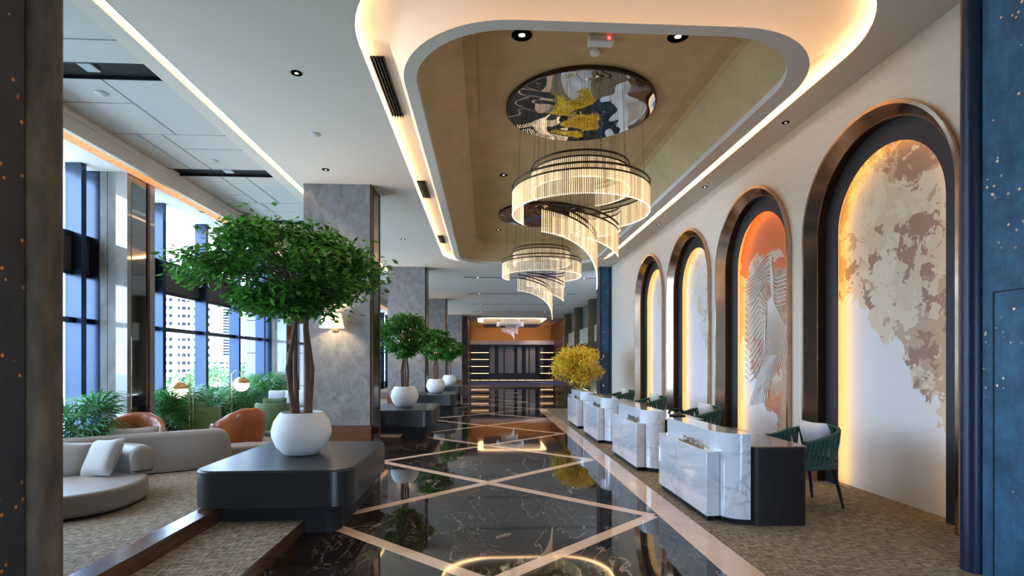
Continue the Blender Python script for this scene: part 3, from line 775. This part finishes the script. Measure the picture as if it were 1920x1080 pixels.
# ------------------------------------------------------------------ chandeliers
rodm = emit('crystal_rod', (1,.76,.46), .55, False)
_n, _l = rodm.node_tree.nodes, rodm.node_tree.links; _g = _n.new('ShaderNodeNewGeometry')
_l.new(mth(_n, _l, 'MULTIPLY_ADD', _g.outputs['Random Per Island'], .55, .06), _n['Principled BSDF'].inputs['Emission Strength'])
beadm = emit('lit_bead', (1,.80,.48), 3.5)
rodw = emit('glowing_crystal', (.85,.90,1.0), .45, False)  # weak white glow put into the distant chandelier's crystals
railm = M('chandelier_bronze', (.06,.035,.02), .35, .8)
def chandelier(loc, label, lit=True, disc=True, density=1.0):
    t = thing('chandelier', label, 'chandelier', loc, 0, 'tiered spiral crystal chandeliers')
    if disc:
        d = MB().disc((0,0), 1.04, -.05, -.001, 64).build('ceiling_disc', railm, t)
        MB().disc((0,0), 1.02, -.056, -.0505, 64).build('mirror', mirror, d)
    rm = rodm if lit else rodw
    def tier(path, lens, zl):
        # path: list of Vector rail points (relative), lens: strand length function
        d = [0]
        for a, b in zip(path, path[1:]): d.append(d[-1]+(b-a).length)
        MB().tube(path, .014, 6).build('rail', railm, t)
        MB().tube([p-Vector((0,0,.075)) for p in path], .012, 6).build('rail', railm, t)
        n = int(d[-1]/.027*density); rods = MB(); beads = MB(); k = 0; bp = []
        for i in range(n+1):
            s = d[-1]*i/n
            while k < len(d)-2 and d[k+1] < s: k += 1
            f = (s-d[k])/max(1e-6,d[k+1]-d[k]); p = path[k].lerp(path[k+1], f)
            Lr = lens(i/n); w_ = .0072
            z1 = p.z-.085; z0 = z1-Lr
            q = [(p.x-w_,p.y),(p.x,p.y-w_),(p.x+w_,p.y),(p.x,p.y+w_)]
            rods.prism(q, z0, z1); bp.append(Vector((p.x,p.y,z0-.004)))
            rods.prism([(p.x-.002,p.y),(p.x,p.y-.002),(p.x+.002,p.y),(p.x,p.y+.002)], z1, p.z-.07)
        tag(rods.build('crystal_rods', rm, t, smooth=False), kind='stuff')
        for q in bp: beads.add([(q.x-.009,q.y,q.z),(q.x,q.y-.009,q.z),(q.x+.009,q.y,q.z),(q.x,q.y+.009,q.z),(q.x,q.y,q.z+.011),(q.x,q.y,q.z-.011)],
                               [(0,1,4),(1,2,4),(2,3,4),(3,0,4),(1,0,5),(2,1,5),(3,2,5),(0,3,5)])
        tag(beads.build('bead_row', beadm if lit else rodw, t, smooth=False), kind='stuff')
        w = MB()
        for f in (.04,.3,.55,.8,.97):
            p = path[int(f*(len(path)-1))]; w.tube([p, (p.x*.95,p.y*.95,-.05)], .0022, 4)
        w.build('suspension_wires', railm, t)
    def arc(r, a0, a1, z, n=60, r1=None, z1=None):
        return [Vector(((r+((r1 or r)-r)*k/n)*math.cos(R(a0+(a1-a0)*k/n)), (r+((r1 or r)-r)*k/n)*math.sin(R(a0+(a1-a0)*k/n)), z+((z1 if z1 is not None else z)-z)*k/n)) for k in range(n+1)]
    Z0 = -3.6   # eye level relative to the coffer
    tier(arc(.68,150,420,Z0+2.72), lambda f:.25, 0)
    tier(arc(.95,143,420,Z0+2.46,80), lambda f:.29, 0)
    tier(arc(.62,120,-10,Z0+2.28,40,.55,Z0+2.18), lambda f:.25, 0)
    c = lambda pts: [Vector(p) for p in pts]
    tier(c(bez((-.20,-.38,Z0+2.10),(.05,-.42,Z0+2.06),(.38,-.30,Z0+2.0),(.54,0,Z0+1.95),24)), lambda f:.28+.08*f, 0)
    tier(c(bez((-.62,-.78,Z0+2.0),(-.25,-.75,Z0+1.96),(.22,-.35,Z0+1.86),(.30,.30,Z0+1.74),36)), lambda f:.27+.30*f**2.5, 0)
chandelier((1.33,7.36,5.10), 'nearest spiral crystal chandelier under the large mirror disc')
chandelier((1.36,12.75,5.10), 'second spiral crystal chandelier under the far mirror disc', density=.7)
chandelier((1.75,37.3,5.6), 'distant softly glowing crystal chandelier before the shelf wall', False, False, .5)

# ------------------------------------------------------------------ far end: shelf wall, cove, pilasters
brownw = M('brown_panelling', (.075,.045,.03), .4)
wb = tag(MB().box(-1.6,6,44,44.2,0,5.4).build('wall_back', M('orange_lit_wall',(.55,.40,.26),.7)), kind='structure')
tag(MB().box(-1.6,6,36.1,44,4.62,4.7).build('ceiling', white), kind='structure')
tag(MB().box(-1.9,-1.2,36,44,0,5.4).box(5.5,6,36,44,0,5.4).build('wall_left', brownw), kind='structure')
u = thing('shelf_wall', 'lit display wall with open shelves and grey panels at the far end', 'shelf unit', (2.15,42,0))
MB().box(-3.3,3.3,.35,.45,0,3.2).build('back_panel', M('shelf_back',(.05,.05,.065),.4), u)
MB().box(-3.4,3.4,-.1,.45,2.94,3.26).build('fascia', M('lavender_fascia',(.62,.58,.75),.5), u)
shled = emit('shelf_led', (1,.60,.30), 2.2)
gpanel = M('grey_panel', (.36,.36,.39), .35)
for sd, x0, x1 in ((0,-3.3,-1.85),(1,2.2,3.3)):
    for k in range(1,5):
        z = .08+.55*k
        sh = MB().box(x0,x1,0,.35,z,z+.05).build('shelf', darkm, u); MB().box(x0+.03,x1-.03,-.012,0,z,z+.045).build('led', shled, sh)
    for x in (x0,(x0+x1)/2,x1): MB().box(x-.02,x+.02,0,.35,.0,2.9).build('upright', darkm, u)
MB().box(-3.3,3.3,0,.35,.08,.13).build('shelf', darkm, u)
for k in range(9): MB().box(-3.28+.735*k,-2.60+.735*k,-.012,.0,.085,.125).build('led', shled, u)
x = -1.80
for wd, gap in ((.40,.30),(.40,.10),(.75,.26),(.36,.32),(.22,.10),(.44,.30),(.34,0)):
    MB().box(x,x+wd,.22,.35,.66,2.75).build('panel', gpanel, u)
    if gap: MB().box(x+wd,x+wd+gap,.30,.35,.66,2.75).build('dark_strip', darkm, u)
    x += wd+gap
tag(MB().box(-1.0,5.4,42.6,42.65,3.12,3.16).build('wall_wash_led_strip', emit('wash_led',(1,.42,.08),16)), 'orange LED strip washing the far wall above the shelves', 'light strip')
O2 = rrect(-.55,4.35,36.7,41.2,.6,8); I2 = rrect(-.15,3.95,37.1,40.8,.5,8)
t = thing('ceiling_cove', 'small lit ceiling cove above the distant chandelier', 'ceiling cove', (0,0,0))
MB().loft([z3(I2,4.60),z3(I2,4.22),z3(rrect(.1,3.7,37.35,40.55,.4,8),4.22)], cap1=True).build('tray', M('tray_grey',(.42,.40,.38),.7), t)
MB().loft([z3(O2,4.615),z3(I2,4.60)]).build('led_ring', emit('far_cove_led',(1,.66,.34),3.5), t)
PL = M('pilaster_bronze', (.16,.125,.07), .35, .5); bm_ = M('beam_cream', (.50,.44,.33), .6)
for i,(y,lab) in enumerate(((19.0,'nearest bronze pilaster beyond the blue pillar'),(26.0,'second bronze pilaster beyond the blue pillar'),(30.1,'third bronze pilaster beyond the blue pillar'),(34.1,'farthest bronze pilaster by the shelf wall'))):
    t = thing('pilaster', lab, 'pilaster', (5.3,y,0), 0, 'bronze pilasters on the far right')
    MB().box(-.12,.245,-.25,.45,0,CZ-.002).build('shaft', PL, t)
    for k in (-.15,.05,.25): MB().box(-.15,-.12,k-.03,k+.03,0,CZ).build('fin', PL, t)
bw = tag(MB().box(5.55,5.7,17.2,36,0,5.4).build('wall_right', M('far_wall_grey',(.16,.155,.13),.5)), kind='structure')
for y0,y1 in ((17.4,18.7),(19.5,25.7),(26.5,29.8),(30.6,33.8),(34.6,36)):
    MB().box(5.35,5.56,y0,y1,2.55,3.35).build('beam', bm_, bw)
    MB().box(5.52,5.56,y0+.2,y1-.2,0,2.5).build('dark_opening', flatmirror, bw)
t = thing('blue_pillar', 'tall blue pillar with a dark door panel at the far end of the arched wall', 'pillar', (3.78,17.2,0))
MB().box(0,.40,0,.5,0,CZ+.02).build('shaft', bluewall, t)
MB().box(.28,.40,-.04,0,0,CZ).build('edge_trim', bluetrim, t)
MB().box(-.02,0.02,-.03,.5,0,CZ).build('edge_trim', bluetrim, t)
dp = MB().box(.06,.26,-.03,0,0,1.85).build('door_panel', M('petrol_panel',(.01,.04,.07),.4), t)
for z in (1.70,.75): MB().box(.07,.11,-.045,-.03,z-.03,z+.03).build('reader', chrome, dp)

# ------------------------------------------------------------------ lounge furniture
def ribbon(path, th, h0, h1, mat, name, parent, endr=.22):   # an upright padded back along a plan path
    Q = [Vector((x,y)) for x,y in path]; P = []
    for i in range(len(Q)-1):
        a, b, c, d = Q[max(i-1,0)], Q[i], Q[i+1], Q[min(i+2,len(Q)-1)]
        for k in range(8):
            f = k/8; P.append(.5*((2*b)+(c-a)*f+(2*a-5*b+4*c-d)*f*f+(3*b-a-3*c+d)*f**3))
    P.append(Q[-1]); n = len(P); loops = []
    for i, p in enumerate(P):
        tn = (P[min(i+1,n-1)]-P[max(i-1,0)]).normalized(); nr = Vector((-tn.y,tn.x))
        s = i/(n-1); e = min(s,1-s)*sum((P[k+1]-P[k]).length for k in range(n-1))
        f = 1.0 if e >= endr else math.sqrt(max(0,1-(1-e/endr)**2))
        ht = h0+(h1-h0)*(.30+.70*f); w = th*(.55+.45*f)
        pr = []
        for a in range(9):
            an = math.pi*a/8; pr.append((w/2*math.cos(an), ht-min(w/2,.12)+min(w/2,.12)*math.sin(an)))
        pr = [(w/2*.92,h0),(w/2,h0+.05)] + pr + [(-w/2,h0+.05),(-w/2*.92,h0)]
        loops.append([(p.x+nr.x*u, p.y+nr.y*u, z) for u, z in pr])
    return MB().loft(loops, True, True, True).build(name, mat, parent, angle=50)
def blob(cx, cy, rx, ry, p=2.6, n=40, rot=0):
    out = []
    for k in range(n):
        a = 2*math.pi*k/n; c, s = math.cos(a), math.sin(a)
        x = rx*math.copysign(abs(c)**(2/p), c); y = ry*math.copysign(abs(s)**(2/p), s)
        out.append((cx+x*math.cos(rot)-y*math.sin(rot), cy+x*math.sin(rot)+y*math.cos(rot)))
    return out
sa = thing('curved_sofa', 'curved taupe sofa at the left front with two cushions on it', 'sofa', (-4.65,5.75,0), 0, 'curved taupe sofas')
MB().prism(blob(-.06,-.10,1.06,.72,2.6,48,R(6)),.03,.25).build('seat', sofam, sa, bevel=.035, seg=4)
MB().prism(blob(-.06,-.10,.98,.66,2.6,40,R(6)),0,.03).build('plinth', black, sa)
ribbon([(-1.0,.35),(-.6,.58),(-.2,.68),(.2,.70),(.55,.62),(.80,.42)], .26, .24, .56, sofam, 'backrest', sa, .12)
sb = thing('curved_sofa', 'long taupe sofa seen from behind, before the brown armchairs', 'sofa', (-4.5,7.3,0), 0, 'curved taupe sofas')
ribbon([(-1.15,-.75),(-.8,-.52),(-.4,-.22),(0,.04),(.35,.26),(.62,.44),(.80,.58)], .16, .02, .56, sofam, 'backrest', sb, .30)
MB().prism([(-1.05,-.62),(-.4,-.14),(.1,.20),(.6,.52),(1.05,.72),(1.25,.95),(1.15,1.12),(.85,1.15),(.3,.85),(-.3,.42),(-.8,.0),(-1.12,-.35)],.03,.27).build('seat', sofam, sb, bevel=.04, seg=4)
pillow('sofa_cushion', cushm, 'larger taupe cushion leaning on the front sofa back', 'cushion', (-4.27,6.12,.44), (R(62),R(-6),R(-18)), .44, .15, 'cushions on the curved sofas')
pillow('sofa_cushion', cushm, 'taupe cushion at the far left of the front sofa', 'cushion', (-4.68,6.12,.42), (R(60),R(10),R(25)), .42, .15, 'cushions on the curved sofas')
pillow('sofa_cushion', cushm, 'pale cushion peeping over the back of the long sofa', 'cushion', (-4.78,7.42,.45), (R(75),0,R(32)), .60, .12, 'cushions on the curved sofas', .34)

def lounge_chair(loc, rz, label):
    t = thing('leather_armchair', label, 'armchair', loc, rz, 'cognac leather armchairs')
    # faces local -y ; wrap-round shell
    MB().prism(blob(0,-.02,.33,.33,3.2,32),.10,.40).build('seat', leather, t, bevel=.05, seg=3)
    loops = []
    N = 28
    for k in range(N+1):
        a = R(-25+230*k/N); c, s = math.cos(a), math.sin(a)
        hb = .50+.26*max(0,s)**1.3 + (.006*math.sin(k*1.7))
        fl = 1+.10*max(0,s)
        ro, ri = .43, .31
        pr = [(ri,.12),(ro*.93,.10),(ro*1.0*fl,hb-.06),(ro*.97*fl,hb),(ro*.86*fl,hb+.015),(ri*1.06,hb-.05),(ri,.30)]
        loops.append([(c*r, s*r*.95, z) for r, z in pr])
    MB().loft(loops, True, True, True).build('shell', leather, t, angle=70, subsurf=1)
    MB().disc((0,0),.25,.0,.10,24).build('base', black, t)
    return t
lounge_chair((-4.14,9.05,0), R(-128), 'cognac leather armchair seen from its side behind the long sofa')
lounge_chair((-5.06,7.78,0), R(15), 'cognac leather armchair facing the hall before the window column')
def tub_chair(loc, rz, label):
    t = thing('tub_chair', label, 'armchair', loc, rz, 'green tub chairs')
    loops = []
    for k in range(25):
        a = R(-20+220*k/24); c, s = math.cos(a), math.sin(a)
        pr = [(.30,.14),(.37,.12),(.39,.20),(.39,.62),(.375,.66),(.335,.66),(.30,.62)]
        loops.append([(c*r, s*r, z) for r, z in pr])
    MB().loft(loops, True, True, True).build('shell', greenf, t, angle=50)
    MB().prism(blob(0,-.03,.31,.33,3,28),.16,.42).build('seat', greenf, t, bevel=.03)
    pc = pillow('back_cushion', greenf, None, None, (0,.20,.60), (R(75),0,0), .46, .15, None, .36); pc.parent = t
    MB().disc((0,0),.05,.02,.16,12).lathe([(.22,0),(.22,.012),(.04,.03),(.0,.03)],24).build('swivel_base', chrome, t)
    return t
tub_chair((-4.42,11.35,0), R(-160), 'green tub chair next to the white pot, before the grey sofa')
tub_chair((-5.5,10.4,0), R(-165), 'green tub chair by the window plants, under the globe lamp')
gs = thing('grey_sofa', 'pale grey curved sofa with cushions by the far window', 'sofa', (-4.75,13.3,0))
MB().prism(blob(0,-.1,.95,.50,3.2,40),.06,.40).build('seat', greyf, gs, bevel=.05, seg=3)
ribbon([(-1.0,-.45),(-1.0,-.1),(-.85,.25),(-.4,.42),(.1,.45),(.6,.42),(.95,.3)], .22, .06, .74, greyf, 'backrest', gs, .18)
for i,(x,y,a) in enumerate(((-5.15,13.35,.2),(-4.85,13.4,-.1),(-4.45,13.42,.1))):
    pillow('grey_cushion', M('cool_cushion',(.46,.49,.55),.8) if i == 0 else bpy.data.materials['cool_cushion'], ['leftmost pale cushion on the grey sofa','middle pale cushion on the grey sofa','rightmost pale cushion on the grey sofa'][i], 'cushion', (x,y,.62), (R(70),0,a), .42, .14, 'cushions on the grey sofa')
globe_m = emit('opal_globe', (1,.90,.72), 1.6)
def globe_lamp(loc, label, h, rz=0):
    t = thing('globe_lamp', label, 'lamp', loc, rz, 'globe floor lamps')
    MB().lathe([(0.0,0),(.15,0),(.15,.02),(.02,.03),(0,.03)],24).build('base', brass, t)
    MB().tube([(0,0,.02),(0,0,h)],.012,8).build('pole', brass, t)
    MB().tube([(.06,0,.02),(.06,0,h*.86)],.006,6).build('pole', brass, t)
    MB().tube([(0,0,h-.02),(-.06,0,h+.06),(-.16,0,h+.05),(-.20,0,h-.06)],.007,8).build('arm', brass, t)
    r = .155
    MB().lathe([(r*math.cos(R(a)), h-.23+r*math.sin(R(a))) for a in range(-90,11,10)]+[(0,h-.23+r*math.sin(R(10)))],28,(-.20,0,0)).build('globe', globe_m, t, angle=60)
    MB().lathe([(r*1.02*math.cos(R(a)), h-.23+r*1.02*math.sin(R(a))) for a in range(10,91,10)],28,(-.20,0,0)).build('cap', brass, t, angle=60)
    return t
globe_lamp((-5.28,9.72,0), 'nearer globe floor lamp with brass cap beside the green tub chair', 1.24)
globe_lamp((-5.40,11.55,0), 'farther globe floor lamp with brass cap between the window palms', 1.27, R(180))

# palms along the window: each fan is a part
fanm = MB()
for k in range(11):
    a = R(-95+190*k/10); L = .34*(1-.22*abs(k-5)/5)
    d = Vector((math.cos(a)*.9, math.sin(a), 0)); s = Vector((-d.y,d.x,0)).normalized()*.0125
    p0 = Vector((0,0,0)); p1 = d*L*.5+Vector((0,0,.02)); p2 = d*L*.85+Vector((0,0,-.03)); p3 = d*L+Vector((0,0,-.08))
    fanm.add([p0,p1+s,p2+s*.8,p3,p2-s*.8,p1-s],[(0,1,5),(1,2,4,5),(2,3,4)])
fan0 = fanm.build('leaf', palmm, None, smooth=False); fme = fan0.data; bpy.data.objects.remove(fan0)
potm = M('planter_dark', (.05,.05,.055), .5)
def palm(loc, label, seed, n=26, h=1.0, sp=.32):
    rnd = random.Random(seed)
    t = thing('window_palm', label, 'palm', loc, 0, 'palms along the window')
    MB().lathe([(.15,0),(.19,.02),(.20,.28),(.18,.30),(.0,.29)],20).build('planter', potm, t)
    st = MB()
    for k in range(n):
        a = rnd.uniform(0,6.283); q = math.sqrt(rnd.random()); z = .30+(h-.30)*(.15+.85*rnd.random())
        x, y = sp*q*math.cos(a), sp*q*math.sin(a)
        if k % 3 == 0: st.tube([(x*.25,y*.25,.28),(x*.6,y*.6,z*.6),(x,y,z)],[.009,.007,.004],4)
        o = bpy.data.objects.new('leaf', fme); C.objects.link(o); o.parent = t
        o.location = (x,y,z); o.rotation_euler = (rnd.gauss(0,.35), rnd.gauss(-.55,.45), a+rnd.gauss(0,.5)); sc = rnd.uniform(.8,1.25); o.scale = (sc,sc,sc)
    st.build('stems', bark, t)
for i,(x,y,n,h,lab) in enumerate(((-5.55,7.35,85,1.0,'large palm at the far left, before the window column'),(-5.68,9.55,60,.92,'palm right beside the window column'),(-5.68,10.25,60,.88,'palm behind the nearer globe lamp'),
     (-5.70,11.0,56,.85,'palm behind the green tub chair by the window'),(-5.70,11.75,56,.88,'palm behind the farther globe lamp'),(-5.66,12.5,56,.88,'palm left of the grey sofa'),(-5.66,13.9,85,1.12,'tall palm behind the grey sofa'))):
    palm((x,y,.003), lab, 40+i, n, h, .40 if n > 80 else .30)
fv = thing('flower_vase', 'small vase of red flowers behind the tree trunk', 'vase', (-3.55,13.0,0))
MB().lathe([(.05,0),(.08,.05),(.09,.3),(.04,.55),(.05,.6),(0,.6)],20).build('vase', concrete, fv)
q = MB(); rnd = random.Random(3)
for k in range(60): leaf_card(q, Vector((rnd.gauss(0,.07),rnd.gauss(0,.07),.78+rnd.gauss(0,.09))), Vector((rnd.gauss(0,1),rnd.gauss(0,1),rnd.gauss(.3,1))), Vector((0,0,1)), .08, .06)
q.tube([(0,0,.58),(0,0,.78)],.02,6); q.build('flowers', redf, fv, smooth=False)

# ------------------------------------------------------------------ the city outside
bwhite = M('city_white', (.80,.79,.77), .8); bwin = M('city_glass', (.022,.028,.036), 1.0, spec=0); bpink = M('city_pink', (.125,.105,.108), .7); bgrn = M('city_green', (.10,.2,.06), .9)
tag(MB().box(-900,-7,-2.9,900,-12.5,-12).build('city_ground', M('city_ground_mat',(.45,.47,.40),.9)), 'pale ground and streets outside the windows', 'ground', kind='stuff')
tag(MB().box(-60,60,-60,-3.2,-.3,-.15).build('forecourt', bpy.data.materials['city_ground_mat']), 'pale forecourt outside the hotel entrance', 'ground', kind='stuff')
def tower(loc, rz, w, d, h, label, cols, rows, z0, dz, wh, slit=False):
    t = thing('apartment_tower', label, 'building', loc, rz, 'city buildings outside the windows')
    MB().box(-w/2,w/2,0,d,-12,h).build('walls', bwhite, t)
    proto = None
    for r in range(rows):
        for (cx, cw) in cols:
            if proto is None or slit:
                pm = MB().box(-.5,.5,-.12,.02,-.5,.5).build('window', bwin, t); proto = pm
                o = pm
            else:
                o = proto.copy(); C.objects.link(o)
            o.location = (cx, 0, z0+r*dz); o.scale = (cw,1,wh)
    return t
# directions: the line of sight through the second window bay meets tower 1 some 190 m away
tower((-115.3,206.2,0), R(29.2), 22, 20, 75, 'tall white apartment tower with rows of dark windows, seen through the window bays',
      [(-8.8,1.2),(-5.0,1.1),(-3.2,1.1),(-.6,.7),(1.0,1.3),(2.6,1.0),(4.9,1.3),(6.3,.9),(9.0,1.2)], 17, -7.5, 2.97, 1.25)
tower((-247.9,512.7,0), R(25.8), 17, 14, 110, 'slim white tower with stacked dark balcony slots', [(4.0,8.0)], 20, 4, 2.65, 1.75)
tower((-146.3,308.1,0), R(25.4), 21, 10, 5.5, 'low white block with rows of small windows beside the slim tower', [(-8.5,1.5),(-6,2),(-3,2.2),(-.3,1.2),(2.6,2),(5.6,2.2),(8.6,1.4)], 4, -6.5, 2.6, 1.0)
t = thing('pink_wing', 'pale pink panelled wing of the building just outside the far window', 'building', (-9.75,22,0), R(0), 'city buildings outside the windows')
for k in range(4):
    for j in range(7): MB().box(.73*k+.008,.73*k+.722,0,.3,-2.1+1.33*j+.012,-.77+1.33*j-.012).build('cladding_panel', bpink, t)
MB().box(0,2.92,.12,6,-12,7.4).build('core', bwin, t)
for i,(x,y,s) in enumerate(((-60,110,5),(-66,150,6),(-84,165,6),(-48,100,4))):
    rnd = random.Random(70+i); lf = MB()
    t = thing('street_tree', ['street tree nearest the hotel windows','street tree before the low white block','street tree right of the low white block','small street tree outside the windows'][i], 'tree', (x,y,-12), 0, 'street trees outside')
    MB().tube([(0,0,0),(0,0,s*1.2)],[.4,.2],8).build('trunk', bark, t)
    for k in range(900):
        a=rnd.uniform(0,6.28);u=rnd.uniform(-1,1);q=rnd.random()**.4
        leaf_card(lf, Vector((s*q*math.sqrt(1-u*u)*math.cos(a), s*q*math.sqrt(1-u*u)*math.sin(a), s*1.6+s*.7*q*u)), Vector((rnd.gauss(0,1),rnd.gauss(0,1),rnd.gauss(0,1))), Vector((0,0,1)), 1.0, .7)
    tag(lf.build('foliage', bgrn, t, smooth=False), kind='stuff')
